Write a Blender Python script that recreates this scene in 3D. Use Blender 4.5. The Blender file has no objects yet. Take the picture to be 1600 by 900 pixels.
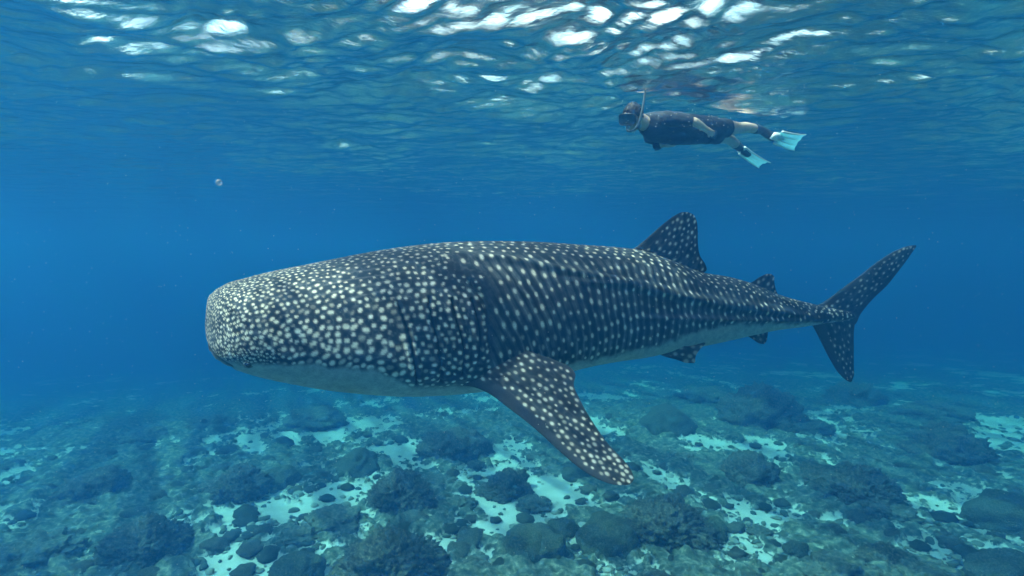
import bpy, math, random
import numpy as np
from mathutils import Vector, Matrix
from math import radians as R

scene = bpy.context.scene
col = scene.collection

# ------------------------------------------------------------------ camera, sky, sun, exposure
CAM_Z = -1.65
F = 900.0                      # focal length in photo pixels (1600 wide)
PITCH = math.atan(50 / F)      # looking slightly down
cd = bpy.data.cameras.new("camera"); cam = bpy.data.objects.new("camera", cd); col.objects.link(cam)
cam.location = (0, 0, CAM_Z); cam.rotation_euler = (math.pi / 2 - PITCH, 0, 0)
cd.sensor_width = 36; cd.lens = 36 * F / 1600; cd.clip_start = 0.05; cd.clip_end = 1000
scene.camera = cam

CLOUD_FILL = 1.25
SUN_EL, SUN_AZ = R(53), R(-114)     # azimuth from +Y, negative = left
world = bpy.data.worlds.new("World"); scene.world = world; world.use_nodes = True
wn = world.node_tree; wn.nodes.clear()
wo = wn.nodes.new('ShaderNodeOutputWorld'); wb = wn.nodes.new('ShaderNodeBackground'); sk = wn.nodes.new('ShaderNodeTexSky')
sk.sky_type = 'NISHITA'; sk.sun_disc = False; sk.sun_elevation = SUN_EL; sk.sun_rotation = SUN_AZ; sk.dust_density = 7.0
wb.inputs[1].default_value = 0.15
wn.links.new(sk.outputs[0], wb.inputs[0])
# broken bright cloud, added over the whole sky to whiten and fill the light
ct = wn.nodes.new('ShaderNodeTexCoord'); cn = wn.nodes.new('ShaderNodeTexNoise'); cn.inputs['Scale'].default_value = 5; cn.inputs['Detail'].default_value = 6
cr_ = wn.nodes.new('ShaderNodeValToRGB'); cr_.color_ramp.elements[0].position = .36; cr_.color_ramp.elements[1].position = .60
cr_.color_ramp.elements[0].color = (.25, .25, .25, 1); cr_.color_ramp.elements[1].color = (1, 1, 1, 1)
cb = wn.nodes.new('ShaderNodeBackground'); cb.inputs[0].default_value = (1.0, .98, .95, 1); cb.inputs[1].default_value = CLOUD_FILL
cm = wn.nodes.new('ShaderNodeMixShader')
wn.links.new(ct.outputs['Generated'], cn.inputs['Vector']); wn.links.new(cn.outputs[0], cr_.inputs[0]); wn.links.new(cr_.outputs[0], cm.inputs[0])
wn.links.new(wb.outputs[0], cm.inputs[1]); wn.links.new(cb.outputs[0], cm.inputs[2]); wn.links.new(cm.outputs[0], wo.inputs[0])
sd = bpy.data.lights.new("sun", 'SUN'); sun = bpy.data.objects.new("sun", sd); col.objects.link(sun)
sd.energy = 5.0; sd.angle = R(0.5); sd.color = (1.0, 0.95, 0.86)
SDIR = Vector((math.sin(SUN_AZ) * math.cos(SUN_EL), math.cos(SUN_AZ) * math.cos(SUN_EL), math.sin(SUN_EL)))
sun.rotation_euler = SDIR.to_track_quat('Z', 'Y').to_euler()
scene.view_settings.view_transform = 'Standard'; scene.view_settings.look = 'None'
scene.view_settings.exposure = 2.36; scene.view_settings.gamma = 1.0
cy = scene.cycles
cy.max_bounces = 7; cy.volume_bounces = 3; cy.transparent_max_bounces = 12; cy.diffuse_bounces = 2; cy.glossy_bounces = 3
cy.transmission_bounces = 4; cy.sample_clamp_indirect = 4.0; cy.use_denoising = True
cy.caustics_reflective = False; cy.caustics_refractive = False

# water volume coefficients (per metre)
SIG_S = np.array((0.0017, 0.0112, 0.0280))
SIG_A = np.array((0.1080, 0.0435, 0.0325))
HG = 0.62
FLOOR_Z = CAM_Z - 6.0

# ------------------------------------------------------------------ helpers
def tag(o, label=None, cat=None, group=None, kind=None):
    if label: o['label'] = label
    if cat: o['category'] = cat
    if group: o['group'] = group
    if kind: o['kind'] = kind
    return o

def mesh_np(name, V, Fq, mat=None, parent=None, smooth=True, attrs=None, tri=None):
    """V (n,3); Fq (m,4) quads; tri (k,3) triangles"""
    me = bpy.data.meshes.new(name)
    V = np.asarray(V, np.float32); nq = 0 if Fq is None else len(Fq); nt = 0 if tri is None else len(tri)
    me.vertices.add(len(V)); me.vertices.foreach_set('co', V.ravel())
    loops = []
    if nq: loops.append(np.asarray(Fq, np.int32).ravel())
    if nt: loops.append(np.asarray(tri, np.int32).ravel())
    loops = np.concatenate(loops)
    me.loops.add(len(loops)); me.loops.foreach_set('vertex_index', loops)
    me.polygons.add(nq + nt)
    st = np.concatenate([np.arange(nq) * 4, nq * 4 + np.arange(nt) * 3]).astype(np.int32)
    me.polygons.foreach_set('loop_start', st)
    me.update(calc_edges=True)
    me.polygons.foreach_set('use_smooth', np.full(nq + nt, smooth))
    for k, a in (attrs or {}).items():
        a = np.asarray(a, np.float32)
        if a.ndim == 1:
            at = me.attributes.new(k, 'FLOAT', 'POINT'); at.data.foreach_set('value', a)
        else:
            at = me.attributes.new(k, 'FLOAT_COLOR', 'POINT')
            at.data.foreach_set('color', np.concatenate([a, np.ones((len(a), 1), np.float32)], 1).ravel())
    me.validate()
    if mat: me.materials.append(mat)
    o = bpy.data.objects.new(name, me); col.objects.link(o)
    if parent: o.parent = parent
    return o

def grid_faces(n, m, off=0, wrap=False):
    i, j = np.meshgrid(np.arange(n - 1), np.arange(m if wrap else m - 1), indexing='ij')
    j2 = (j + 1) % m if wrap else j + 1
    return (np.stack([i * m + j, i * m + j2, (i + 1) * m + j2, (i + 1) * m + j], -1).reshape(-1, 4) + off)

def empty(name, loc):
    e = bpy.data.objects.new(name, None); e.empty_display_size = .2; e.location = loc; col.objects.link(e); return e

def _h(i, j, k, seed):
    n = (i.astype(np.int64) * 374761393 + j.astype(np.int64) * 668265263 + k.astype(np.int64) * 2147483647 + seed * 1274126177) & 0xFFFFFFFF
    n = ((n ^ (n >> 13)) * 1274126177) & 0xFFFFFFFF
    n = ((n ^ (n >> 16)) * 2246822519) & 0xFFFFFFFF
    return ((n ^ (n >> 15)) & 0xFFFFFF) / float(0xFFFFFF)

def vnoise(x, y, z=None, seed=0):
    if z is None: z = np.zeros_like(x)
    xi, yi, zi = np.floor(x), np.floor(y), np.floor(z)
    fx, fy, fz = x - xi, y - yi, z - zi
    fx, fy, fz = [t * t * t * (t * (6 * t - 15) + 10) for t in (fx, fy, fz)]
    r = 0
    for a in (0, 1):
        for b in (0, 1):
            for c in (0, 1):
                w = (fx if a else 1 - fx) * (fy if b else 1 - fy) * (fz if c else 1 - fz)
                r = r + w * _h(xi + a, yi + b, zi + c, seed)
    return r * 2 - 1

def fbm(x, y, z=None, seed=0, oct=4, gain=.5):
    r = 0; a = 1; f = 1
    for o in range(oct):
        r = r + a * vnoise(x * f, y * f, None if z is None else z * f, seed + o * 17); a *= gain; f *= 2.03
    return r

def worley(x, y, z, seed=0):
    xi, yi, zi = np.floor(x), np.floor(y), np.floor(z)
    best = np.full(x.shape, 9.)
    for a in (-1, 0, 1):
        for b in (-1, 0, 1):
            for c in (-1, 0, 1):
                X, Y, Z = xi + a, yi + b, zi + c
                d = (X + _h(X, Y, Z, seed) - x) ** 2 + (Y + _h(X, Y, Z, seed + 5) - y) ** 2 + (Z + _h(X, Y, Z, seed + 9) - z) ** 2
                best = np.minimum(best, d)
    return np.sqrt(best)

def sstep(a, b, x):
    t = np.clip((x - a) / (b - a), 0, 1); return t * t * (3 - 2 * t)

COSP, SINP = math.cos(PITCH), math.sin(PITCH)
def ray(px, py):
    """direction through a photo pixel"""
    x = (px - 800) / F; y = (450 - py) / F
    return np.array((x, COSP + y * SINP, -SINP + y * COSP))
def at_y(px, py, Y):
    d = ray(px, py); return np.array((d[0] / d[1] * Y, Y, CAM_Z + d[2] / d[1] * Y))
def at_z(px, py, Z):
    d = ray(px, py); t = (Z - CAM_Z) / d[2]; return np.array((d[0] * t, d[1] * t, Z))
def project(V):
    x = V[..., 0]; y = V[..., 1]; z = V[..., 2] - CAM_Z
    dep = y * COSP - z * SINP; up = y * SINP + z * COSP
    return 800 + F * x / dep, 450 - F * up / dep

# ------------------------------------------------------------------ material helpers
def new_mat(name):
    m = bpy.data.materials.new(name); m.use_nodes = True
    nt = m.node_tree
    return m, nt, nt.nodes['Principled BSDF'], nt.nodes['Material Output']

def noise_node(nt, scale, detail=4, rough=.55, coord='Object'):
    tc = nt.nodes.new('ShaderNodeTexCoord'); n = nt.nodes.new('ShaderNodeTexNoise')
    n.inputs['Scale'].default_value = scale; n.inputs['Detail'].default_value = detail; n.inputs['Roughness'].default_value = rough
    nt.links.new(tc.outputs[coord], n.inputs['Vector']); return n

def ramp(nt, src, stops):
    r = nt.nodes.new('ShaderNodeValToRGB'); nt.links.new(src, r.inputs[0])
    while len(r.color_ramp.elements) < len(stops): r.color_ramp.elements.new(.5)
    for e, (p, c) in zip(r.color_ramp.elements, stops): e.position = p; e.color = (*c, 1)
    return r

def add_bump(nt, bsdf, src, strength, dist):
    b = nt.nodes.new('ShaderNodeBump'); b.inputs['Strength'].default_value = strength; b.inputs['Distance'].default_value = dist
    nt.links.new(src, b.inputs['Height']); nt.links.new(b.outputs[0], bsdf.inputs['Normal']); return b

def simple_mat(name, color, rough=.6, var=.25, scale=20, spec=.3, bump=0, sheen=0):
    m, nt, b, _ = new_mat(name)
    n = noise_node(nt, scale)
    lo = tuple(c * (1 - var) for c in color); hi = tuple(min(1, c * (1 + var)) for c in color)
    r = ramp(nt, n.outputs[0], [(.3, lo), (.7, hi)])
    nt.links.new(r.outputs[0], b.inputs['Base Color']); b.inputs['Roughness'].default_value = rough
    b.inputs['Specular IOR Level'].default_value = spec
    if bump: add_bump(nt, b, n.outputs[0], .6, bump)
    return m

# ------------------------------------------------------------------ water surface
def build_surface():
    fine = .028
    def axis(lo, hi, core_lo, core_hi, step, growth):
        c = list(np.arange(core_lo, core_hi, step)); r = [c[-1]]; s = step
        while r[-1] < hi: s *= growth; r.append(r[-1] + s)
        l = [c[0]]; s = step
        while l[-1] > lo: s *= growth; l.append(l[-1] - s)
        return np.array(l[1:][::-1] + c + r[1:])
    xs = axis(-150, 150, -7.0, 7.0, .032, 1.022)
    ys = axis(-60, 190, 3.6, 13.0, .028, 1.02)
    X, Y = np.meshgrid(xs, ys, indexing='ij')
    dx = np.gradient(xs)[:, None]; dy = np.gradient(ys)[None, :]
    rng = np.random.default_rng(11)
    Z = np.zeros_like(X)
    # domain warp keeps crests from running dead straight
    wx = X + .35 * vnoise(X * .5, Y * .5, seed=3) + .10 * vnoise(X * 1.7, Y * 1.7, seed=4)
    wy = Y + .35 * vnoise(X * .5 + 40, Y * .5, seed=5) + .10 * vnoise(X * 1.7 + 40, Y * 1.7, seed=6)
    for i in range(96):
        lam = 0.085 * (4.5 / .085) ** (rng.random() ** 1.35)
        ang = R(80) + rng.normal() * R(33)
        k = 2 * math.pi / lam; kx, ky = k * math.cos(ang), k * math.sin(ang)
        slope = WAVE_SLOPE * (1.22 if lam < .32 else 1.0 if lam < 1.2 else .5)
        amp = slope / k
        sp_ = np.abs(dx * math.cos(ang)) + np.abs(dy * math.sin(ang))
        fade = np.clip(lam / (sp_ * 2.2) - 1, 0, 1)
        wk = .06 * lam
        ph = kx * (wx + wk * 3 * vnoise(X / lam * .35, Y / lam * .5, seed=i)) + ky * wy + rng.random() * 6.28
        s = np.sin(ph)
        Z += amp * fade * (s + .25 * np.cos(2 * ph))
    d = np.hypot(X, Y)
    rough = .60 + .22 * vnoise(X * .33, Y * .28, seed=21) + .30 * vnoise(X * .9, Y * .9, seed=22)
    for (cx, cy, rx, ry, a) in SWELL:
        rough += a * np.exp(-((X - cx) / rx) ** 2 - ((Y - cy) / ry) ** 2)
    Z *= np.clip(rough, .22, 1.25) * (1 - .50 * sstep(6.5, 13, d))
    Z += .012 * fbm(X * 3.2, Y * 5.4, seed=31, oct=3) * np.clip(1.2 - d / 25, 0, 1)
    V = np.stack([X, Y, Z], -1).reshape(-1, 3)
    m, nt, b, out = new_mat('water_surface')
    nt.nodes.remove(b)
    fr = nt.nodes.new('ShaderNodeFresnel'); fr.inputs[0].default_value = 1.333
    tr = nt.nodes.new('ShaderNodeBsdfTransparent'); rf = nt.nodes.new('ShaderNodeBsdfRefraction'); gl = nt.nodes.new('ShaderNodeBsdfGlossy')
    rf.inputs['IOR'].default_value = 1.333; rf.inputs['Roughness'].default_value = .2
    gl.inputs['Roughness'].default_value = .03
    mi = nt.nodes.new('ShaderNodeMixShader'); mi.inputs[0].default_value = .5
    mo = nt.nodes.new('ShaderNodeMixShader')
    tcs = nt.nodes.new('ShaderNodeTexCoord'); mp = nt.nodes.new('ShaderNodeMapping'); mp.inputs['Scale'].default_value = (9, 17, 9)
    n1 = nt.nodes.new('ShaderNodeTexNoise'); n1.inputs['Scale'].default_value = 1; n1.inputs['Detail'].default_value = 5; n1.inputs['Roughness'].default_value = .6; n1.inputs['Distortion'].default_value = .5
    nt.links.new(tcs.outputs['Object'], mp.inputs[0]); nt.links.new(mp.outputs[0], n1.inputs['Vector'])
    bmp = nt.nodes.new('ShaderNodeBump'); bmp.inputs['Strength'].default_value = 1; bmp.inputs['Distance'].default_value = .009
    nt.links.new(n1.outputs[0], bmp.inputs['Height'])
    # banded tint in the transparent colour imitates sunlight focused by swells
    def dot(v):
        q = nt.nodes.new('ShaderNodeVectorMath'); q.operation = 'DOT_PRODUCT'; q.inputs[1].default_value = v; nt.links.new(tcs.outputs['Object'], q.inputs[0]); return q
    ca_, sa_ = math.cos(R(LIGHT_BAND_AZ)), math.sin(R(LIGHT_BAND_AZ))
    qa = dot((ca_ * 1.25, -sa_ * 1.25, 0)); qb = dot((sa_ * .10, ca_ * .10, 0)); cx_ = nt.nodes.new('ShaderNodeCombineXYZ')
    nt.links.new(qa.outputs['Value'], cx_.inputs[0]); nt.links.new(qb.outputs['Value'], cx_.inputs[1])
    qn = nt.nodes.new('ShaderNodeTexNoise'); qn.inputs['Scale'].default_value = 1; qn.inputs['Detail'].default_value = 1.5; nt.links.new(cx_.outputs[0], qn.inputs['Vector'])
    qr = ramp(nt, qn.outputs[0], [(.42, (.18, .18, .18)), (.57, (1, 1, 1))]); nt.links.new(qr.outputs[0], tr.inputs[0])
    for n in (fr, rf, gl): nt.links.new(bmp.outputs[0], n.inputs['Normal'])
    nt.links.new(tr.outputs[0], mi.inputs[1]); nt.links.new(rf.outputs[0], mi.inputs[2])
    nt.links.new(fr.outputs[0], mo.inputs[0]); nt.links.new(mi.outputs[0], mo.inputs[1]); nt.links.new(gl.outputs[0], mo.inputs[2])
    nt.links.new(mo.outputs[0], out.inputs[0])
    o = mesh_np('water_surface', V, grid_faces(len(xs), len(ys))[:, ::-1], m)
    tag(o, 'rippled underside of the sea surface with bright glints', kind='structure')
LIGHT_BAND_AZ = -28
WAVE_SLOPE = .058
SWELL = [(-1.2, 4.7, 1.6, .9, .22), (.3, 4.6, .9, .8, .22), (1.5, 5.2, 1.0, .8, .08), (-2.6, 4.8, .8, .7, .10), (-3.9, 5.3, .9, .8, .20), (3.3, 5.0, .8, .6, .2), (-.9, 5.6, .6, .3, .25), (4.6, 8, 2, 2, -.15), (-1, 9.5, 4, 2.5, -.15)]
build_surface()

# ------------------------------------------------------------------ water volume
def build_haze():
    dens = float(max(SIG_S + SIG_A)) * 1.05
    c = SIG_S / dens; a = SIG_A / dens / (1 - c)        # absorption = (1-color)*(1-sqrt(abs))*density
    absc = (1 - np.clip(a, 0, 1)) ** 2
    m, nt, b, out = new_mat('sea_water'); nt.nodes.remove(b)
    v = nt.nodes.new('ShaderNodeVolumePrincipled')
    v.inputs['Density'].default_value = dens; v.inputs['Color'].default_value = (*c, 1)
    v.inputs['Absorption Color'].default_value = (*absc, 1); v.inputs['Anisotropy'].default_value = HG
    nt.links.new(v.outputs[0], out.inputs['Volume'])
    x0, x1, y0, y1, z0, z1 = -148, 148, -58, 188, FLOOR_Z - 9, .75
    V = [(x, y, z) for z in (z0, z1) for x, y in ((x0, y0), (x1, y0), (x1, y1), (x0, y1))]
    Q = [(3, 2, 1, 0), (4, 5, 6, 7), (0, 1, 5, 4), (1, 2, 6, 5), (2, 3, 7, 6), (3, 0, 4, 7)]
    o = mesh_np('haze', V, Q, m, smooth=False)
    tag(o, 'clear blue sea water fading into the distance', kind='stuff')
build_haze()

# ------------------------------------------------------------------ seabed
SAND = [(365, 695, 60, 16), (430, 800, 90, 18), (520, 770, 70, 18), (350, 880, 90, 16), (850, 800, 90, 24), (900, 860, 60, 30),
        (780, 840, 60, 22), (1130, 780, 70, 26), (1180, 860, 90, 34), (1290, 880, 70, 22), (1150, 830, 80, 26), (1480, 850, 90, 20), (1440, 800, 90, 14),
        (1120, 660, 70, 14), (1090, 690, 60, 14), (1210, 710, 40, 12), (1350, 640, 60, 9), (1330, 635, 40, 8), (890, 670, 60, 14),
        (640, 665, 60, 10), (640, 700, 50, 10), (1020, 740, 50, 14), (700, 640, 60, 8), (1240, 800, 50, 16), (880, 770, 40, 18), (1540, 690, 60, 12)]
def floor_base(x, y):
    d = np.hypot(x, y)
    return FLOOR_Z - .022 * np.clip(-x, 0, 60) * np.clip(y / 18, 0, 2) + .16 * fbm(x * .16, y * .16, seed=50, oct=3) - .11 * np.clip(y - 21, 0, 90)
def sand_mask(x, y):
    """1 = clean sand, 0 = reef turf"""
    n = .62 * fbm(x * .42, y * .30, seed=60, oct=4, gain=.62)
    m = n - .16 - .22 * sstep(16, 30, y) - .18 * sstep(0, 10, -x)
    for (px, py, rx, ry) in SAND:
        c = at_z(px, py, FLOOR_Z); ex = at_z(px + rx, py, FLOOR_Z); ey = at_z(px, py - ry, FLOOR_Z)
        q = ((x - c[0]) / (ex[0] - c[0])) ** 2 + ((y - c[1]) / (ey[1] - c[1])) ** 2
        m = m + .55 * np.exp(-q * .8)
    return m
def build_seabed():
    def axis(lo, hi, a, b, step, g):
        c = list(np.arange(a, b, step)); r = [c[-1]]; s = step
        while r[-1] < hi: s *= g; r.append(r[-1] + s)
        l = [c[0]]; s = step
        while l[-1] > lo: s *= g; l.append(l[-1] - s)
        return np.array(l[1:][::-1] + c + r[1:])
    xs = axis(-170, 170, -11, 12, .052, 1.028); ys = axis(-70, 210, 9.3, 19, .040, 1.014)
    X, Y = np.meshgrid(xs, ys, indexing='ij')
    m = sand_mask(X, Y)
    edge = fbm(X * 2.2, Y * 1.8, seed=71, oct=4, gain=.6)
    mm = sstep(-.10, .34, m + .50 * edge + .24 * fbm(X * 6.5, Y * 5.5, seed=72, oct=2))          # ragged sand edges
    d = np.hypot(X, Y); nf = np.clip(1.6 - d / 40, .15, 1)
    rock = (1 - mm)
    Z = floor_base(X, Y) + rock * (.06 + .10 * np.abs(fbm(X * 1.1, Y * 1.1, seed=80, oct=3)) + .07 * (fbm(X * 4.3, Y * 4.3, seed=83, oct=3))) * nf
    Z += .012 * fbm(X * 3, Y * 3, seed=90, oct=2) * mm
    w = worley(X * 3.1, Y * 3.1, np.zeros_like(X), seed=3); Z += rock * nf * .10 * np.clip(.55 - w, 0, 1)
    V = np.stack([X, Y, Z], -1).reshape(-1, 3)
    mt, nt, b, out = new_mat('seabed')
    at = nt.nodes.new('ShaderNodeAttribute'); at.attribute_name = 'sand'
    n1 = noise_node(nt, 7, 6, .65); n2 = noise_node(nt, 1.6, 5, .6)
    turf = ramp(nt, n1.outputs[0], [(.30, (.035, .048, .036)), (.46, (.095, .105, .075)), (.57, (.20, .20, .15)), (.70, (.42, .40, .33))])
    sand = ramp(nt, n2.outputs[0], [(.3, (.50, .48, .42)), (.7, (.74, .71, .64))])
    mx = nt.nodes.new('ShaderNodeMix'); mx.data_type = 'RGBA'
    # break the edge with fine noise
    ad = nt.nodes.new('ShaderNodeMath'); ad.operation = 'ADD'
    sb = nt.nodes.new('ShaderNodeMapRange'); sb.inputs[1].default_value = .3; sb.inputs[2].default_value = .7; sb.inputs[3].default_value = -.35; sb.inputs[4].default_value = .35
    nt.links.new(n1.outputs[0], sb.inputs[0]); nt.links.new(at.outputs['Fac'], ad.inputs[0]); nt.links.new(sb.outputs[0], ad.inputs[1])
    mr = nt.nodes.new('ShaderNodeMapRange'); mr.interpolation_type = 'SMOOTHSTEP'; mr.inputs[1].default_value = .3; mr.inputs[2].default_value = .7
    nt.links.new(ad.outputs[0], mr.inputs[0]); nt.links.new(mr.outputs[0], mx.inputs[0])
    nt.links.new(turf.outputs[0], mx.inputs[6]); nt.links.new(sand.outputs[0], mx.inputs[7])
    nt.links.new(mx.outputs[2], b.inputs['Base Color']); b.inputs['Roughness'].default_value = .95; b.inputs['Specular IOR Level'].default_value = .1
    add_bump(nt, b, n1.outputs[0], .8, .05)
    o = mesh_np('seabed', V, grid_faces(len(xs), len(ys))[:, ::-1], mt, attrs={'sand': mm.ravel()})
    tag(o, 'pale sand and coral rubble sea floor', kind='structure')
build_seabed()

# ------------------------------------------------------------------ reef
def ico(level):
    import bmesh
    bm = bmesh.new(); bmesh.ops.create_icosphere(bm, subdivisions=level, radius=1)
    bm.verts.ensure_lookup_table()
    V = np.array([v.co[:] for v in bm.verts]); T = np.array([[v.index for v in f.verts] for f in bm.faces]); bm.free()
    return V, T
ICO = {l: ico(l) for l in (2, 5, 6)}

def coral_mat(name, dark, mid, light, scale):
    m, nt, b, out = new_mat(name)
    at = nt.nodes.new('ShaderNodeAttribute'); at.attribute_name = 'knob'
    n = noise_node(nt, scale, 5, .6)
    r = ramp(nt, n.outputs[0], [(.3, dark), (.5, mid), (.72, light)])
    mx = nt.nodes.new('ShaderNodeMix'); mx.data_type = 'RGBA'
    nt.links.new(at.outputs['Fac'], mx.inputs[0]); nt.links.new(r.outputs[0], mx.inputs[6]); mx.inputs[7].default_value = (*light, 1)
    nt.links.new(mx.outputs[2], b.inputs['Base Color']); b.inputs['Roughness'].default_value = .9; b.inputs['Specular IOR Level'].default_value = .15
    add_bump(nt, b, n.outputs[0], 1.0, .07)
    return m
CM = {'round': coral_mat('olive_coral', (.035, .045, .030), (.085, .090, .058), (.20, .195, .13), 30),
      'bushy': coral_mat('brown_coral', (.032, .036, .028), (.085, .078, .055), (.26, .22, .15), 16),
      'lumpy': coral_mat('grey_coral', (.045, .055, .042), (.12, .118, .088), (.28, .26, .19), 12)}

def coral_mesh(style, seed, w, h, lvl):
    P, T = ICO[lvl]; d = P.copy()
    n = fbm(d[:, 0] * 1.6 + seed, d[:, 1] * 1.6, d[:, 2] * 1.6, seed=seed, oct=3)
    knob = np.zeros(len(P))
    if style == 'round':
        s = 1 + .18 * n; wv = worley(d[:, 0] * 11 + seed, d[:, 1] * 11, d[:, 2] * 11, seed=seed); k = np.clip(.6 - wv, 0, 1); s += .05 * k; knob = .5 * k
        wv = worley(d[:, 0] * 3.5 + seed, d[:, 1] * 3.5, d[:, 2] * 3.5, seed=seed + 2); s += .07 * np.clip(.7 - wv, 0, 1)
    elif style == 'bushy':
        wv = worley(d[:, 0] * 8.5 + seed, d[:, 1] * 8.5, d[:, 2] * 8.5, seed=seed); k = np.clip(.62 - wv, 0, 1) / .62
        w2 = worley(d[:, 0] * 15 + seed, d[:, 1] * 15, d[:, 2] * 15, seed=seed + 7); k2 = np.clip(.55 - w2, 0, 1) / .55
        w3 = worley(d[:, 0] * 26 + seed, d[:, 1] * 26, d[:, 2] * 26, seed=seed + 8); k3 = np.clip(.6 - w3, 0, 1) / .6
        s = .86 + .24 * n + .17 * k ** .7 + .12 * k2 + .06 * k3; knob = np.clip(.10 * k + .45 * k * k2 + .35 * k3 * k2, 0, 1)
    else:
        wv = worley(d[:, 0] * 2.6 + seed, d[:, 1] * 2.6, d[:, 2] * 2.6, seed=seed); k = np.clip(.8 - wv, 0, 1)
        w2 = worley(d[:, 0] * 9 + seed, d[:, 1] * 9, d[:, 2] * 9, seed=seed + 7); k2 = np.clip(.6 - w2, 0, 1)
        s = .82 + .22 * n + .42 * k + .16 * k2; knob = .6 * k2
    V = d * s[:, None]
    z = V[:, 2]; V[:, 2] = np.where(z < 0, z * .35, z)
    V = V * np.array((w / 2, w / 2 * (.85 + .3 * ((seed * 7) % 10) / 10), h))
    # skirt widens towards the base
    return V, T, knob

CORALS = [
 (627, 770, 112, 'bushy', 'bushy brown coral head on rubble below the middle of the shark'),
 (836, 856, 80, 'round', 'round olive coral ball at bottom centre with smaller balls at its right'),
 (948, 838, 86, 'round', 'large smooth dome coral partly under the dark branching coral at bottom'),
 (1040, 806, 135, 'bushy', 'dark branching coral thicket just below the tip of the pectoral fin'),
 (1106, 818, 54, 'round', 'small dome coral touching the right side of the dark branching thicket'),
 (612, 872, 150, 'bushy', 'biggest dark knobbly coral head, cut by the bottom edge left of centre'),
 (520, 812, 84, 'lumpy', 'pale grey-brown lumpy coral mound left of the biggest knobbly head'),
 (468, 836, 62, 'lumpy', 'grey coral lump leaning on the pale mound, above the bottom edge'),
 (466, 886, 78, 'round', 'domed coral at the bottom edge left of the biggest knobbly head'),
 (790, 762, 84, 'bushy', 'rough coral clump on rubble midway along the pectoral fin underside'),
 (832, 790, 54, 'lumpy', 'lumpy pale olive coral on sand just right of the rough clump'),
 (710, 692, 98, 'bushy', 'broad dim coral head below the gills beside a pale sand strip'),
 (716, 788, 50, 'lumpy', 'low broken coral lump between two bushy heads at bottom centre'),
 (1043, 660, 80, 'round', 'round dim coral head on rubble right of the pectoral fin edge'),
 (1172, 732, 88, 'bushy', 'dark coral head standing alone on sand, right of the pectoral fin tip'),
 (1340, 756, 120, 'bushy', 'wide coral mound with pale knobs at its top, lower right'),
 (1285, 738, 70, 'bushy', 'dark coral shoulder adjoining the left side of the pale-knobbed mound'),
 (1243, 853, 38, 'round', 'small lone coral ball on the open sand channel, lower right'),
 (1186, 823, 38, 'lumpy', 'small grey lumpy coral at the left edge of the open sand channel'),
 (1190, 640, 128, 'bushy', 'broad dark coral patch under the anal fin of the shark'),
 (1315, 888, 110, 'lumpy', 'brownish lumpy coral cut by the bottom edge, right of the sand channel'),
 (1385, 862, 78, 'bushy', 'dark upright coral head behind the brownish lumpy one, lower right'),
 (1440, 886, 90, 'lumpy', 'low brown coral ridge along the bottom edge, lower right'),
 (1575, 888, 110, 'round', 'big dim dome coral in the bottom right corner'),
 (1575, 796, 100, 'round', 'big dim dome coral cut by the right edge above the corner one'),
 (1485, 692, 118, 'bushy', 'wide dim coral bank in the right background below the tail'),
 (240, 838, 118, 'bushy', 'large rough coral head with pale tips in the lower left'),
 (375, 744, 108, 'bushy', 'dark coral head between the sand strips left of centre'),
 (440, 738, 56, 'round', 'rounded coral leaning against the right side of the dark head'),
 (557, 720, 66, 'round', 'smooth low coral dome below the cheek of the shark'),
 (225, 672, 70, 'lumpy', 'faint coral lump in the blue left background'),
 (140, 752, 104, 'bushy', 'dim flat coral patch at the far left'),
 (492, 645, 92, 'lumpy', 'faint wide coral mound right under the head of the shark'),
 (905, 738, 54, 'round', 'small dome coral showing behind the pectoral fin trailing edge near its tip'),
 (880, 830, 44, 'round', 'coral ball on the right of the bottom centre ball'),
 (1460, 640, 90, 'lumpy', 'faint coral mound in the far right background'),
 (1100, 604, 90, 'lumpy', 'faint distant coral mound below the pelvic fin'),
 (1405, 795, 66, 'lumpy', 'low rubble-covered coral mound right of the pale-knobbed mound'),
 (60, 850, 110, 'lumpy', 'dim coral mass at the left edge near the bottom'),
 (330, 650, 66, 'lumpy', 'faint coral rise in the left distance below the snout'),
 (1060, 716, 50, 'lumpy', 'small broken coral lump on the slope above the branching thicket'),
 (1265, 668, 60, 'lumpy', 'dim coral lump right of the broad dark coral patch'),
 (1335, 604, 90, 'bushy', 'hazy coral bank below the lower tail lobe'),
 (745, 890, 46, 'lumpy', 'small coral lump on sand at the bottom edge between two round heads'),
 (690, 752, 44, 'lumpy', 'small coral lump above and right of the bushy brown head'),
]
rng = np.random.default_rng(5)
heads = []
for idx, (px, py, wpx, style, label) in enumerate(CORALS):
    c = at_z(px, py, FLOOR_Z + .15)
    w = wpx / F * np.hypot(c[1], 6) * .98
    h = w * {'round': .42, 'bushy': .36, 'lumpy': .24}[style]
    c = at_z(px, py + wpx * .05, FLOOR_Z + h * .3)
    zb = float(floor_base(np.array([c[0]]), np.array([c[1]]))[0])
    V, T, knob = coral_mesh(style, idx + 3, w, h, 6 if wpx > 105 and py > 740 else 5)
    o = mesh_np({'round': 'boulder_coral', 'bushy': 'bushy_coral', 'lumpy': 'lumpy_coral'}[style], V, None, CM[style], tri=T, attrs={'knob': knob})
    o.location = (c[0], c[1], zb + .02); o.rotation_euler = (0, 0, rng.random() * 6.28)
    tag(o, label, 'coral', 'coral heads growing on the sea floor')
    heads.append((c[0], c[1], w / 2))

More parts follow.
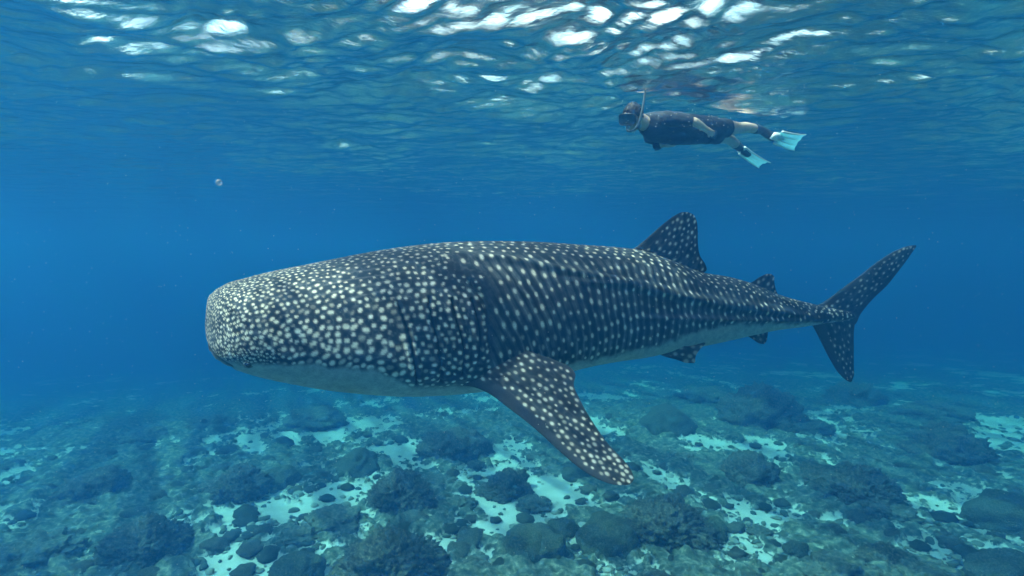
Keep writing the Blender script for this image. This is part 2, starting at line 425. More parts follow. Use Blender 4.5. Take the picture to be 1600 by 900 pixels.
# little coral lumps: shared meshes
lump_meshes = []
for s in range(6):
    P, T = ICO[2]; P, T = ico(3)
    n = fbm(P[:, 0] * 1.8 + s, P[:, 1] * 1.8, P[:, 2] * 1.8, seed=200 + s, oct=2)
    wv = worley(P[:, 0] * 3 + s, P[:, 1] * 3, P[:, 2] * 3, seed=s)
    V = P * (.85 + .25 * n + .35 * np.clip(.7 - wv, 0, 1))[:, None]; V[:, 2] *= np.where(V[:, 2] < 0, .4, .75)
    o = mesh_np('coral_lump', V, None, CM[['round', 'lumpy', 'bushy'][s % 3]], tri=T, attrs={'knob': np.clip(.6 - wv, 0, 1)})
    lump_meshes.append(o.data); bpy.data.objects.remove(o)
cnt = 0; tries = 0
rr = np.random.default_rng(8)
while cnt < 210 and tries < 6000:
    tries += 1
    px = rr.uniform(-20, 1620); py = 640 + 270 * rr.random() ** .75
    c = at_z(px, py, FLOOR_Z)
    sz = rr.uniform(.10, .28) * (1 + .25 * (rr.random() < .2))
    if any((c[0] - a) ** 2 + (c[1] - b) ** 2 < (r * .9 + sz) ** 2 for a, b, r in heads): continue
    if float(sand_mask(np.array([c[0]]), np.array([c[1]]))[0]) > .55 and rr.random() < .75: continue
    o = bpy.data.objects.new('coral_lump', lump_meshes[cnt % 6]); col.objects.link(o)
    o.location = (c[0], c[1], float(floor_base(np.array([c[0]]), np.array([c[1]]))[0]) + .04)
    o.scale = (sz, sz * rr.uniform(.8, 1.3), sz * rr.uniform(.6, 1)); o.rotation_euler = (0, 0, rr.random() * 6.28)
    kind_ = cnt % 3
    tag(o, ['small rounded olive coral lump scattered on the rubble and sand', 'small lumpy grey coral piece lying on the rubble and sand', 'small rough dark brown coral clump on the rubble and sand'][kind_], 'coral',
        ['small olive coral lumps over the sea floor', 'small grey coral pieces over the sea floor', 'small brown coral clumps over the sea floor'][kind_])
    heads.append((c[0], c[1], sz * .7)); cnt += 1

def build_rubble():
    P, T = ico(1) if False else ICO[2]; N = 11000
    r = np.random.default_rng(77)
    px = r.uniform(-80, 1680, 60000); py = 600 + 330 * r.random(60000) ** .8
    C = np.array([at_z(a, b, FLOOR_Z) for a, b in zip(px, py)])
    m = sand_mask(C[:, 0], C[:, 1]) + .25 * fbm(C[:, 0] * 1.5, C[:, 1] * 1.5, seed=99, oct=2)
    keep = r.random(len(C)) < np.clip(1.0 - 1.15 * np.clip(m + .1, 0, 1), .10, 1)
    C = C[keep][:N]; N = len(C)
    s = .018 + .062 * r.random(N) ** 2.6 + .0014 * C[:, 1]
    sc = s[:, None] * r.uniform(.6, 1.35, (N, 3)) * np.array((1.15, 1.15, .7))
    ang = r.random(N) * 6.28
    base = []
    for k in range(8):
        n = vnoise(P[:, 0] * 1.7 + k * 9, P[:, 1] * 1.7, P[:, 2] * 1.7, seed=k); base.append(P * (1 + .38 * n)[:, None])
    base = np.array(base)[r.integers(0, 8, N)]
    V = base * sc[:, None, :]
    ca, sa = np.cos(ang)[:, None], np.sin(ang)[:, None]
    V = np.stack([V[..., 0] * ca - V[..., 1] * sa, V[..., 0] * sa + V[..., 1] * ca, V[..., 2]], -1)
    V += np.stack([C[:, 0], C[:, 1], floor_base(C[:, 0], C[:, 1]) + s * .25], -1)[:, None, :]
    TT = (T[None] + (np.arange(N) * len(P))[:, None, None]).reshape(-1, 3)
    tone = np.repeat(r.random(N), len(P))
    m_, nt, b, out = new_mat('rubble')
    at = nt.nodes.new('ShaderNodeAttribute'); at.attribute_name = 'tone'
    rp = ramp(nt, at.outputs['Fac'], [(0, (.07, .085, .062)), (.5, (.16, .165, .125)), (.8, (.30, .29, .23)), (1, (.50, .48, .42))])
    n = noise_node(nt, 22, 4); mx = nt.nodes.new('ShaderNodeMix'); mx.data_type = 'RGBA'; mx.blend_type = 'MULTIPLY'; mx.inputs[0].default_value = .6
    r2 = ramp(nt, n.outputs[0], [(.3, (.5, .5, .5)), (.7, (1, 1, 1))])
    nt.links.new(rp.outputs[0], mx.inputs[6]); nt.links.new(r2.outputs[0], mx.inputs[7]); nt.links.new(mx.outputs[2], b.inputs['Base Color'])
    b.inputs['Roughness'].default_value = .95; b.inputs['Specular IOR Level'].default_value = .1
    o = mesh_np('coral_rubble', V.reshape(-1, 3), None, m_, tri=TT, attrs={'tone': tone})
    tag(o, 'broken coral rubble and stones strewn over the sand', 'rubble', kind='stuff')
build_rubble()

# ------------------------------------------------------------------ whale shark
# plan axis: snout -> tail, on a vertical plane
P0 = np.array((-2.53, 4.78)); P1 = np.array((3.95, 7.05))
AX = (P1 - P0) / np.linalg.norm(P1 - P0); NR = np.array((AX[1], -AX[0]))   # NR points to the camera side
def on_plane(px, py, off=0.0):
    """photo pixel -> (a, z) on the shark's mid plane shifted by off towards the camera"""
    d = ray(px, py); p = P0 + NR * off
    M = np.array(((d[0], -AX[0]), (d[1], -AX[1]))); t, a = np.linalg.solve(M, p)
    return a, CAM_Z + d[2] * t
def world_pt(a, z, off):
    p = P0 + np.multiply.outer(a, AX) + np.multiply.outer(off, NR)
    return np.concatenate([p, np.asarray(z)[..., None]], -1)
TOP = [(322, 488), (325, 470), (334, 456), (350, 445), (385, 434), (420, 425), (460, 417), (500, 409), (560, 397), (620, 387), (680, 380), (740, 377), (800, 377),
       (860, 379), (900, 382), (960, 386), (1000, 391), (1040, 404), (1090, 424), (1140, 433), (1180, 445), (1210, 458), (1250, 470), (1290, 479), (1320, 484), (1336, 489)]
BOT = [(322, 515), (325, 535), (334, 553), (350, 565), (385, 577), (420, 586), (460, 594), (500, 601), (560, 608), (620, 612), (680, 611), (740, 606), (800, 597),
       (860, 583), (900, 573), (960, 563), (1000, 558), (1040, 550), (1090, 541), (1140, 531), (1180, 522), (1210, 516), (1250, 511), (1290, 505), (1320, 501), (1336, 497)]
ta = np.array([on_plane(*p) for p in TOP]); ba = np.array([on_plane(*p) for p in BOT])
A_END = ta[-1, 0]; A0 = ta[0, 0]
def smooth_interp(x, xp, fp):
    # monotone-ish cubic (Catmull-Rom finite differences)
    xp = np.asarray(xp); fp = np.asarray(fp); m = np.gradient(fp, xp)
    i = np.clip(np.searchsorted(xp, x) - 1, 0, len(xp) - 2); h = xp[i + 1] - xp[i]; t = np.clip((x - xp[i]) / h, 0, 1)
    return ((2 * t ** 3 - 3 * t ** 2 + 1) * fp[i] + (t ** 3 - 2 * t ** 2 + t) * h * m[i] + (-2 * t ** 3 + 3 * t ** 2) * fp[i + 1] + (t ** 3 - t ** 2) * h * m[i + 1])
L = A_END - A0
NI, NJ = 780, 176
u = np.linspace(0, 1, NI)
# sampling denser near the snout so the blunt front is round
tt = np.where(u < .06, (u / .06) ** 2 * .03, .03 + (u - .06) / .94 * .97)
a_ = A0 + L * tt
s_ = (a_ - A0) / L
zt = smooth_interp(a_, ta[:, 0], ta[:, 1]); zb_ = smooth_interp(a_, ba[:, 0], ba[:, 1])
# half width
ws = np.array([0, .05, .12, .20, .30, .40, .50, .60, .70, .80, .88, .95, 1.0])
wv = np.array([.52, .60, .66, .70, .69, .62, .52, .41, .30, .20, .13, .075, .02])
W = smooth_interp(s_, ws, wv)
snout = np.clip(1 - (1 - np.clip(s_ / .060, 0, 1)) ** 2.1, 0, 1) ** (1 / 2.1)
W = W * (.02 + .98 * snout)
close = snout  # vertical closing at the very tip
zc0 = (zt[0] + zb_[0]) / 2
k0 = np.clip(s_ / .004, 0, 1) ** .5
zt = zc0 + (zt - zc0) * k0; zb_ = zc0 + (zb_ - zc0) * k0
wf = smooth_interp(s_, [0, .06, .2, .35, .5, .7, .85, 1], [.50, .42, .40, .42, .46, .46, .42, .5])   # height of the widest point
zw = zb_ + (zt - zb_) * wf
th = np.linspace(0, np.pi, NJ)         # 0 top .. pi bottom (near side)
cs, sn = np.cos(th), np.sin(th)
nu = smooth_interp(s_, [0, .1, .3, .6, 1], [2.3, 2.35, 2.25, 2.1, 2.0])   # superellipse exponents
nl = smooth_interp(s_, [0, .1, .3, .6, 1], [2.3, 2.5, 2.6, 2.2, 2.0])
e = np.where(cs[None, :] >= 0, (2 / nu)[:, None], (2 / nl)[:, None])
OFF = W[:, None] * np.abs(sn)[None, :] ** e
ZZ = np.where(cs[None, :] >= 0, zw[:, None] + (zt - zw)[:, None] * np.abs(cs)[None, :] ** e, zw[:, None] - (zw - zb_)[:, None] * np.abs(cs)[None, :] ** e)
AA = np.repeat(a_[:, None], NJ, 1)
# arc parametrisation for the markings
S = np.concatenate([[0], np.cumsum(np.hypot(np.diff(a_), np.diff(W)))])
G = np.concatenate([np.zeros((NI, 1)), np.cumsum(np.hypot(np.diff(OFF, axis=1), np.diff(ZZ, axis=1)), 1)], 1)
SS = np.repeat(S[:, None], NJ, 1)
PX, PY = project(world_pt(AA, ZZ, OFF))

def dist_poly(PXa, PYa, pts):
    best = np.full(PXa.shape, 1e9)
    for (x0, y0), (x1, y1) in zip(pts[:-1], pts[1:]):
        dx, dy = x1 - x0, y1 - y0; t = np.clip(((PXa - x0) * dx + (PYa - y0) * dy) / (dx * dx + dy * dy), 0, 1)
        best = np.minimum(best, np.hypot(PXa - x0 - t * dx, PYa - y0 - t * dy))
    return best
GILLS = [[(622, 474), (637, 513), (644, 551), (649, 572), (651, 600)], [(670, 467), (675, 502), (684, 532), (689, 560), (689, 594)],
         [(706, 469), (713, 502), (721, 527), (725, 551), (723, 582)], [(738, 470), (746, 500), (750, 530), (748, 560)]]
COVER = [(735, 440), (754, 464), (763, 490), (766, 532), (769, 552)]
COVER2 = [(766, 520), (755, 556), (733, 579), (690, 594), (655, 602)]
R1 = [(640, 386), (700, 397), (783, 403), (827, 411), (873, 420), (933, 432), (1000, 443), (1047, 454), (1080, 464), (1150, 474), (1230, 486)]
R2 = [(860, 436), (980, 446), (1050, 462), (1110, 475), (1180, 486), (1270, 494)]
R3 = [(960, 497), (1067, 497), (1133, 499), (1200, 500), (1310, 500)]
MOUTH = [(318, 528), (325, 543), (335, 557), (349, 567), (363, 575)]
facing = sn[None, :] ** .5 * np.ones((NI, 1))
DSP = np.zeros((NI, NJ))
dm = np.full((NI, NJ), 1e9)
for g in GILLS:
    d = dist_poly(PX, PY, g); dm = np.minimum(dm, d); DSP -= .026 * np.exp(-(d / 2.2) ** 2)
    DSP += .010 * np.exp(-((d - 6) / 4.5) ** 2)
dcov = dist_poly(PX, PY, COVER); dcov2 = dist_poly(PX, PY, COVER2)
DSP -= .034 * np.exp(-(dcov / 3.4) ** 2); DSP -= .012 * np.exp(-(dcov2 / 2.6) ** 2)
inside = sstep(0, 1, np.clip((766 - PX) / 60, 0, 1)) * sstep(610, 660, PX) * sstep(450, 490, PY) * (PX < 770)
DSP += .025 * sstep(766, 750, PX) * sstep(600, 660, PX) * sstep(450, 490, PY) * sstep(604, 585, PY)
fade_l = sstep(640, 800, PX)
fade_r = sstep(640, 760, PX) * sstep(1310, 1200, PX)
for rl, amp, wd in ((R1, .036, 5.5), (R2, .034, 5.0), (R3, .038, 4.0)):
    d = dist_poly(PX, PY, rl); DSP += amp * np.exp(-(d / wd) ** 2) * sstep(1325, 1230, PX) * (.15 + .85 * fade_l) * sstep(rl[0][0] - 10, rl[0][0] + 130, PX)
DSP -= .034 * np.exp(-(dist_poly(PX, PY, MOUTH) / 2.4) ** 2)
DSP *= facing
dAo = np.gradient(OFF, axis=1); dAz = np.gradient(ZZ, axis=1)
nl_ = np.hypot(dAo, dAz) + 1e-9
OFF = OFF + DSP * (-dAz / nl_) * (OFF > .01); ZZ = ZZ + DSP * dAo / nl_

# ---- markings: white amount, line amount, belly amount, grey rim amount
def lerp_px(pts): xs = [p[0] for p in pts]; ys = [p[1] for p in pts]; return np.interp(PX, xs, ys)
bline = lerp_px([(320, 540), (345, 560), (385, 569), (440, 566), (500, 568), (560, 572), (600, 583), (640, 600), (740, 603), (800, 594), (900, 566), (960, 553), (1020, 540), (1060, 527), (1100, 512), (1150, 504), (1330, 500)])
bn = 3.5 * fbm(SS * 9, G * 9, seed=301, oct=3)
under = np.cos(th)[None, :] < -.86
BELLY = sstep(-3, 7, PY - bline + bn)
BELLY = np.maximum(BELLY, sstep(-.90, -.985, np.cos(th))[None, :] * np.ones((NI, 1)))
WHITE = np.zeros((NI, NJ)); LINE = np.zeros((NI, NJ))
rs = np.random.default_rng(42)
def px_at(s, g):
    i = min(NI - 1, int(np.searchsorted(S, s))); j = min(NJ - 1, int(np.searchsorted(G[i], g))); return PX[i, j], PY[i, j], i, j
def stamp(s, g, r, val, es=1.0, eg=1.0, ang=0.0, soft=True):
    R_ = r * 2.6 * max(es, eg)
    i0, i1 = np.searchsorted(S, [s - R_, s + R_]); i0 = max(0, i0); i1 = min(NI, i1 + 1)
    if i1 <= i0: return
    gi = G[(i0 + i1) // 2 if (i0 + i1) // 2 < NI else NI - 1]
    j0, j1 = np.searchsorted(gi, [g - R_ * 1.2, g + R_ * 1.2]); j0 = max(0, j0 - 2); j1 = min(NJ, j1 + 3)
    ds = SS[i0:i1, j0:j1] - s; dg = G[i0:i1, j0:j1] - g
    c_, s__ = math.cos(ang), math.sin(ang); p = (ds * c_ + dg * s__) / (r * es); q = (-ds * s__ + dg * c_) / (r * eg)
    d2 = p * p + q * q
    core = 1 / (1 + np.exp((np.sqrt(d2) - 1.0) * 7.0)) ; halo = .12 * np.exp(-d2 / 3.0)
    WHITE[i0:i1, j0:j1] = np.maximum(WHITE[i0:i1, j0:j1], val * np.minimum(1, core * 1.05 + halo))
MPP = 4.75 / F    # metres per photo pixel on the head
def head_params(px, py):
    k = min(1, max(0, (px - 330) / 230.0))
    lower = min(1, max(0, (py - 440) / 90.0))
    sp = 4.7 + 4.9 * k ** .9 + 2.0 * lower * k
    rad = (.268 + .072 * lower) * sp
    if px > 600:
        q = min(1, (px - 600) / 60); sp = sp * (1 - q) + q * 10.5; rad = rad * (1 - q) + q * (2.6 + (px < 680) * .5)
    if 370 < px < 440 and py > 545: sp *= .62; rad *= .60
    if py < 440 and px > 470: rad *= .80
    return sp * MPP, rad * MPP
# dart throwing on the head
cell = .04; buckets = {}
def near_ok(s, g, r):
    n = int(r / cell) + 1; ci, cj = int(s / cell), int(g / cell)
    for x in range(ci - n, ci + n + 1):
        for y in range(cj - n, cj + n + 1):
            for (a, b, q) in buckets.get((x, y), ()):
                if (a - s) ** 2 + (b - g) ** 2 < (.5 * (r + q)) ** 2 * .98: return False
    return True
i_cov = int(np.argmax(PX[:, NJ // 2] > 778)); S_HEAD = S[i_cov]
spots = 0
for _ in range(150000):
    s = rs.random() ** 1.1 * S_HEAD; i = min(NI - 1, int(np.searchsorted(S, s))); g = rs.random() * G[i, -1]
    px, py, i, j = px_at(s, g)
    if BELLY[i, j] > .45: continue
    if py > 430 and px > 752 + (py - 430) * .1: continue
    if py <= 430 and px > 700 : continue
    if dm[i, j] < 2.5: continue
    sp, rad = head_params(px, py)
    if not near_ok(s, g, sp): continue
    buckets.setdefault((int(s / cell), int(g / cell)), []).append((s, g, sp))
    rad *= rs.uniform(.68, 1.2)
    el = rs.uniform(1.0, 1.4); stamp(s, g, rad, rs.uniform(.8, 1.0) if rs.random() < .85 else rs.uniform(.3, .6), es=el, eg=1 / el ** .5, ang=rs.uniform(-.9, .9)); spots += 1
    if spots > 6500: break
# web of fainter squiggles between the head spots
web = 1 - np.abs(fbm(SS * 15, G * 15, seed=320, oct=2)) * 3.2
headm = sstep(800, 740, PX)
LINE = np.maximum(LINE, .38 * np.clip(web, 0, 1) ** 2 * headm)
lines_up = sstep(470, 520, PX) * sstep(650, 610, PX) * sstep(405, 425, PY) * sstep(480, 460, PY)
LINE = np.maximum(LINE, .55 * lines_up * np.clip(np.cos(G * 2 * np.pi / .082 + 1.4 * vnoise(SS * 2.2, G * 2.2, seed=5)), 0, 1) ** 6)
# flank: slanted wavy columns with spots strung on them
def slant(g, s):
    k = np.clip(1.0 - (s - S_HEAD) / 1.5, 0, 1); return (g - .75) * (.12 + .42 * k)
def wob(s, g): return .016 * vnoise(s * 3.2, g * 5.5, seed=330) + .020 * vnoise(s * 1.1, g * 1.3, seed=331) + .006 * vnoise(s * 12., g * 14., seed=332)
DC = .094
U = (SS - slant(G, SS) - wob(SS, G)) / DC
fr = np.abs(U - np.floor(U) - .5) * 2          # 0 on the line
lw = .70 + .45 * vnoise(SS * 7, G * 6, seed=335)
g1 = np.array([np.interp(S[i], [S_HEAD * .8, S_HEAD + 1, S_HEAD + 2.4, S[-1]], [.42, .40, .34, .10]) for i in range(NI)])[:, None]
flank = sstep(-.02, .06, G - g1) * sstep(752, 782, PX + np.clip(430 - PY, 0, 60) * 1.6) * sstep(1300, 1180, PX)
U2 = U * 2
fr2 = np.abs(U2 - np.floor(U2) - .5) * 2
lf = .85 * np.exp(-(fr / .24) ** 2) * np.clip(lw, 0, 1) + .35 * np.exp(-(fr2 / .45) ** 2) * np.clip(.5 + .8 * vnoise(SS * 9, G * 5, seed=336), 0, 1)
LINE = np.maximum(LINE, flank * lf)
upm = (1 - sstep(-.02, .05, G - g1)) * sstep(600, 760, PX)
LINE = np.maximum(LINE, upm * .30 * np.clip(1 - np.abs(fbm(SS * 9, G * 12, seed=340, oct=2)) * 3, 0, 1))
kmax = int((S[-1] - S_HEAD + 1.2) / DC)
for k in range(-8, kmax):
    sl = S_HEAD + .02 + (k + .5) * DC - ((S_HEAD + .02) % DC)
    sl = (math.floor((S_HEAD) / DC) + k + .5) * DC
    g = .10 + (k % 2) * .055 + rs.uniform(-.01, .01)
    while g < 1.5:
        s = sl + float(slant(np.array(g), np.array(sl))) ; s = s + float(wob(np.array([s]), np.array([g]))[0])
        s2 = s
        step = .118 * rs.uniform(.85, 1.18)
        if 0 < s2 < S[-1] - .05:
            px, py, i, j = px_at(s2, g)
            ok = BELLY[i, j] < .25 and g < G[i, -1] * .8 and (px > 775 + (py - 470) * .02 if py > 430 else px > 690 + max(0, (py - 400)) * 2.2) and g > g1[i, 0] + .01
            if ok:
                far = np.clip((px - 800) / 500, 0, 1)
                stamp(s2, g + .0, .0118 * (1 + .25 * (1 - far)) * rs.uniform(.8, 1.25), rs.uniform(.8, 1) * (.85 if rs.random() < .8 else .45), es=1.0, eg=1.0 + rs.uniform(.1, .9) * (1 - far), ang=-.25 * (1 - far))
        g += step * (1.0 if s2 < S_HEAD + 1.8 else .9)
# back rows
for row in range(0, 6):
    s = S_HEAD * .62 + row * .03
    while s < S[-1] - .1:
        i = min(NI - 1, int(np.searchsorted(S, s))); gmax = g1[i, 0]
        g = (row + .5) / 6 * gmax + rs.uniform(-.012, .012)
        px, py, i, j = px_at(s, g)
        if px > 700:
            stamp(s, g, .0120 * rs.uniform(.7, 1.25) * (.8 if px > 1150 else 1), rs.uniform(.65, 1.0), es=rs.uniform(1, 1.4), eg=1)
        s += .105 * rs.uniform(.8, 1.25)
GREY = np.exp(-((PX - 322) / 14) ** 2) * .5 + sstep(575, 600, PY + 0) * sstep(600, 660, PX) * (1 - BELLY) * .6
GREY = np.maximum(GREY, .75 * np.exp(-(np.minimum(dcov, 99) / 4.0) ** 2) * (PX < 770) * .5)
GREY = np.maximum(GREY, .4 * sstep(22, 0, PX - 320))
DARK = np.maximum(np.exp(-(dm / 2.0) ** 2) * .95, np.exp(-((dist_poly(PX + 3, PY, COVER)) / 2.2) ** 2) * .95)  # groove shade painted into the skin along gill slits and cover edge
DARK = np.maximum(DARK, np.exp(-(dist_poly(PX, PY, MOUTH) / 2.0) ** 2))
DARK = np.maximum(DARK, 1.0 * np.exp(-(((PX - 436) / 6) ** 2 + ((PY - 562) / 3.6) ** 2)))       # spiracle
WHITE *= sstep(330, 350, PX) * .25 + .75

def skin_color(white, line, belly, grey, dark, n):
    base = np.array((.0085, .0098, .0120)); mid = np.array((.18, .185, .19)); wh = np.array((.95, .84, .70)); be = np.array((.34, .36, .34)); gr = np.array((.055, .060, .068))
    c = base[None] * (1 + .8 * n[:, None]) 
    c = c + (gr - c) * np.clip(grey, 0, 1)[:, None]
    c = c + (mid - c) * np.clip(line, 0, 1)[:, None]
    c = c + (wh - c) * (np.clip(white, 0, 1) ** 1.25)[:, None]
    c = c + (be * (1 + .15 * n[:, None]) - c) * np.clip(belly, 0, 1)[:, None]
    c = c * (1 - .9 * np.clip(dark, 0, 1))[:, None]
    return np.clip(c, 0, 1)
nz = fbm(SS * 22, G * 22, seed=400, oct=3)
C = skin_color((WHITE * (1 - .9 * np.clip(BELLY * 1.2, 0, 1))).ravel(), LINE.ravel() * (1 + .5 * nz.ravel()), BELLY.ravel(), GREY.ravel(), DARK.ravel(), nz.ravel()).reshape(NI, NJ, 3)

Vn = world_pt(AA, ZZ, OFF); Vf = world_pt(AA, ZZ, -OFF)[:, 1:-1][:, ::-1]
V = np.concatenate([Vn, Vf], 1); CC = np.concatenate([C, C[:, 1:-1][:, ::-1]], 1)
NR_ = V.shape[1]
verts = [V.reshape(-1, 3)]; cols = [CC.reshape(-1, 3)]; faces = [grid_faces(NI, NR_, wrap=True)]
base_n = NI * NR_
# cap both ends
cap = [V[0].mean(0), V[-1].mean(0)]; verts.append(np.array(cap)); cols.append(np.array([C[0, 0], C[-1, 0]]))
j = np.arange(NR_); j2 = (j + 1) % NR_
tris = [np.stack([j2, j, np.full(NR_, base_n)], 1), np.stack([(NI - 1) * NR_ + j, (NI - 1) * NR_ + j2, np.full(NR_, base_n + 1)], 1)]
nv = base_n + 2

def resample(pts, n):
    pts = np.asarray(pts, float); t = np.concatenate([[0], np.cumsum(np.linalg.norm(np.diff(pts, axis=0), axis=1))]); t /= t[-1]
    q = np.linspace(0, 1, n); r = np.stack([smooth_interp(q, t, pts[:, k]) for k in range(pts.shape[1])], 1)
    return r
def fin(lead, trail, to3d, normal, thick, nu_=90, nv_=60, spot_r=.012, spot_sp=.06, rim=.1, mark=1.0, base_flare=0, seed=0, grey_lead=0, spot_region=None, trail_rim=.0, line=.25):
    """lead/trail: pixel outlines from base to tip; closed lens-section shell"""
    global nv
    Lp = resample(lead, nu_); Tp = resample(trail, nu_)
    L3 = np.array([to3d(*p) for p in Lp]); T3 = np.array([to3d(*p) for p in Tp])
    v = (1 - np.cos(np.linspace(0, np.pi, nv_))) / 2; v = .35 * v + .65 * np.linspace(0, 1, nv_)
    M = L3[:, None] * (1 - v)[None, :, None] + T3[:, None] * v[None, :, None]
    uu = np.linspace(0, 1, nu_)[:, None]
    prof = (v ** .45) * (1 - v) ** .9 * 1.9
    chord = np.linalg.norm(T3 - L3, axis=1)[:, None]
    t = thick * prof[None, :] * (1 - .78 * uu) * np.clip(chord / chord.max() * 2.5, 0, 1)
    t = t + base_flare * np.exp(-uu / .07) * (prof[None, :] > 0) * np.minimum(1, prof[None, :])
    t = t * sstep(1.0, .94, uu) + .0008
    t[:, 0] = .0; t[:, -1] = .0
    n = np.asarray(normal, float); n = n / np.linalg.norm(n)
    A_ = M + t[..., None] * n; B_ = M - t[..., None] * n
    # fin-plane coordinates in metres for the spots
    e1 = (M[-1, nv_ // 2] - M[0, nv_ // 2]); e1 /= np.linalg.norm(e1); e2 = np.cross(n, e1)
    X = (M - M[0, 0]) @ e1; Y = (M - M[0, 0]) @ e2
    wh = np.zeros(X.shape); r = np.random.default_rng(seed); pts = []
    inner = (v[None, :] > rim) & (v[None, :] < 1 - trail_rim) & (uu < .97) & (uu > .02)
    cand = np.argwhere(inner); r.shuffle(cand)
    for (i, j) in cand[:6000]:
        x, y = X[i, j], Y[i, j]
        sp_ = spot_sp * (1 - .35 * uu[i, 0])
        if any((x - a) ** 2 + ((y - b) * 1.25) ** 2 < sp_ ** 2 for a, b in pts): continue
        pts.append((x, y)); rad = spot_r * r.uniform(.6, 1.2); 
        d = np.hypot((X - x) / 1.5, Y - y) / rad
        wh = np.maximum(wh, mark * r.uniform(.6, 1) * np.minimum(1, 1.05 / (1 + np.exp((d - 1) * 5)) + .22 * np.exp(-d * d / 3)))
    nzf = fbm(X * 22, Y * 22, seed=seed + 3, oct=3)
    gl = grey_lead * (sstep(rim * 1.25, rim * .85, v[None, :] + .015 * nzf) + .8 * sstep(1 - trail_rim, 1, v[None, :])) * np.ones_like(X)
    gl = np.maximum(gl, .10 + .12 * nzf)
    ln = line * np.clip(1 - np.abs(fbm(X * 7, Y * 20, seed=seed + 7, oct=2)) * 3, 0, 1) * inner
    c = skin_color(wh.ravel(), ln.ravel(), np.zeros(X.size), gl.ravel(), np.zeros(X.size), nzf.ravel())
    verts.append(A_.reshape(-1, 3)); verts.append(B_.reshape(-1, 3)); cols.append(c); cols.append(c)
    f = grid_faces(nu_, nv_, nv); faces.append(f); faces.append(grid_faces(nu_, nv_, nv + nu_ * nv_)[:, ::-1])
    nv += 2 * nu_ * nv_
n3 = np.array((NR[0], NR[1], 0))
def midp(px, py, off=0.0):
    a, z = on_plane(px, py, off); return world_pt(np.array(a), np.array(z), np.array(off))
# first dorsal
fin([(968, 400), (992, 387), (1012, 371), (1036, 350), (1052, 338), (1064, 332), (1074, 331.5)], [(1062, 440), (1100, 426), (1104, 422), (1102, 413), (1094, 400), (1090.5, 380), (1090, 360), (1088.5, 345), (1084, 336), (1075, 331.5)],
    midp, n3, .055, spot_r=.0105, spot_sp=.088, rim=.10, base_flare=.07, seed=1, trail_rim=.06, line=.3)
# second dorsal
fin([(1160, 446), (1176, 440), (1188, 432), (1199, 428), (1204, 428)], [(1200, 466), (1215, 461), (1212, 452), (1210, 440), (1209, 431), (1205, 428)], midp, n3, .03, 50, 30, spot_r=.014, spot_sp=.09, rim=.1, base_flare=.03, seed=2, trail_rim=.1, mark=.6)
# caudal fin
fin([(1262, 482), (1285, 473), (1310, 455), (1340, 433), (1375, 406), (1402, 390), (1420, 384), (1431, 383)], [(1300, 500), (1322, 506), (1334, 508), (1345, 490), (1365, 466), (1385, 447), (1402, 426), (1418, 405), (1427, 392), (1432, 385)],
    midp, n3, .045, 120, 60, spot_r=.0105, spot_sp=.095, rim=.12, base_flare=.03, seed=3, trail_rim=.2, mark=.75, grey_lead=.35)
fin([(1262, 496), (1272, 513), (1283, 535), (1297, 562), (1312, 585), (1322, 594), (1328, 597)], [(1330, 490), (1335, 500), (1334, 520), (1334, 545), (1334, 570), (1334, 588), (1331, 596)],
    midp, n3, .04, 90, 50, spot_r=.0105, spot_sp=.10, rim=.25, base_flare=.02, seed=4, trail_rim=.1, mark=.75, grey_lead=.5)
# anal fin
fin([(1150, 518), (1166, 524), (1176, 530), (1188, 537), (1193, 537.5)], [(1196, 508), (1200, 517), (1199, 526), (1197, 534), (1194, 537.5)], midp, n3, .025, 50, 30, spot_r=.012, spot_sp=.09, mark=.5, base_flare=.01, seed=5)
# pelvic fins (near one as seen; far one mirrored)
NPEL = np.array((NR[0] * .6, NR[1] * .6, .8))
def pelv(px, py):
    off = .10 + .008 * max(0, px - 1040) * .6; return midp(px, py, off)
fin([(1018, 548), (1035, 556), (1057, 562), (1072, 567), (1084, 567.5)], [(1052, 538), (1075, 541), (1102, 536.5), (1093, 547), (1087, 557), (1086, 566)], pelv, n3, .025, 60, 36, spot_r=.014, spot_sp=.09, mark=.7, base_flare=.015, seed=6)
# pectoral fins
i_p = int(np.argmax(PX[:, NJ // 2] > 800))
rootw = W[i_p]
tipoff = rootw + .95
def pec(px, py):
    # distance out from the mid plane grows from root to tip
    k = np.clip(((px - 760) * .62 + (py - 560) * .78) / 290.0, -.1, 1.05)
    off = rootw * .80 + (tipoff - rootw * .80) * k
    return midp(px, py, off)
p0, p1, p2 = pec(745, 575), pec(880, 568), pec(980, 750)
npec = np.cross(p1 - p0, p2 - p0); npec = npec if npec[1] < 0 else -npec
fin([(700, 598), (722, 602), (741, 605), (760, 613), (795, 638), (836, 670), (873, 704), (908, 733), (937, 750), (960, 757.5), (976, 758)],
    [(800, 540), (840, 553), (873, 565), (890, 573), (899, 585), (896.5, 600), (906, 624), (928, 662), (954, 698), (977, 722), (988, 739), (990, 750), (984, 757)],
    pec, npec, .050, 220, 130, spot_r=.0100, spot_sp=.066, rim=.17, base_flare=.03, seed=7, grey_lead=1.0, trail_rim=.05, line=.2)
# far pectoral: mirror image of the near one, held higher as it strokes
v_near = [verts[-2], verts[-1]]; c_near = [cols[-2], cols[-1]]
for A_, c_ in zip(v_near, c_near):
    rel = A_[:, :2] - P0; a = rel @ AX; o_ = rel @ NR; z = A_[:, 2]
    z = z + np.clip(o_ - rootw * .6, 0, 9) * .62
    verts.append(world_pt(a, z, -o_)); cols.append(c_)
nn = 220 * 130
faces.append(grid_faces(220, 130, nv)[:, ::-1]); faces.append(grid_faces(220, 130, nv + nn)); nv += 2 * nn
# far pelvic mirror
for q in (): pass

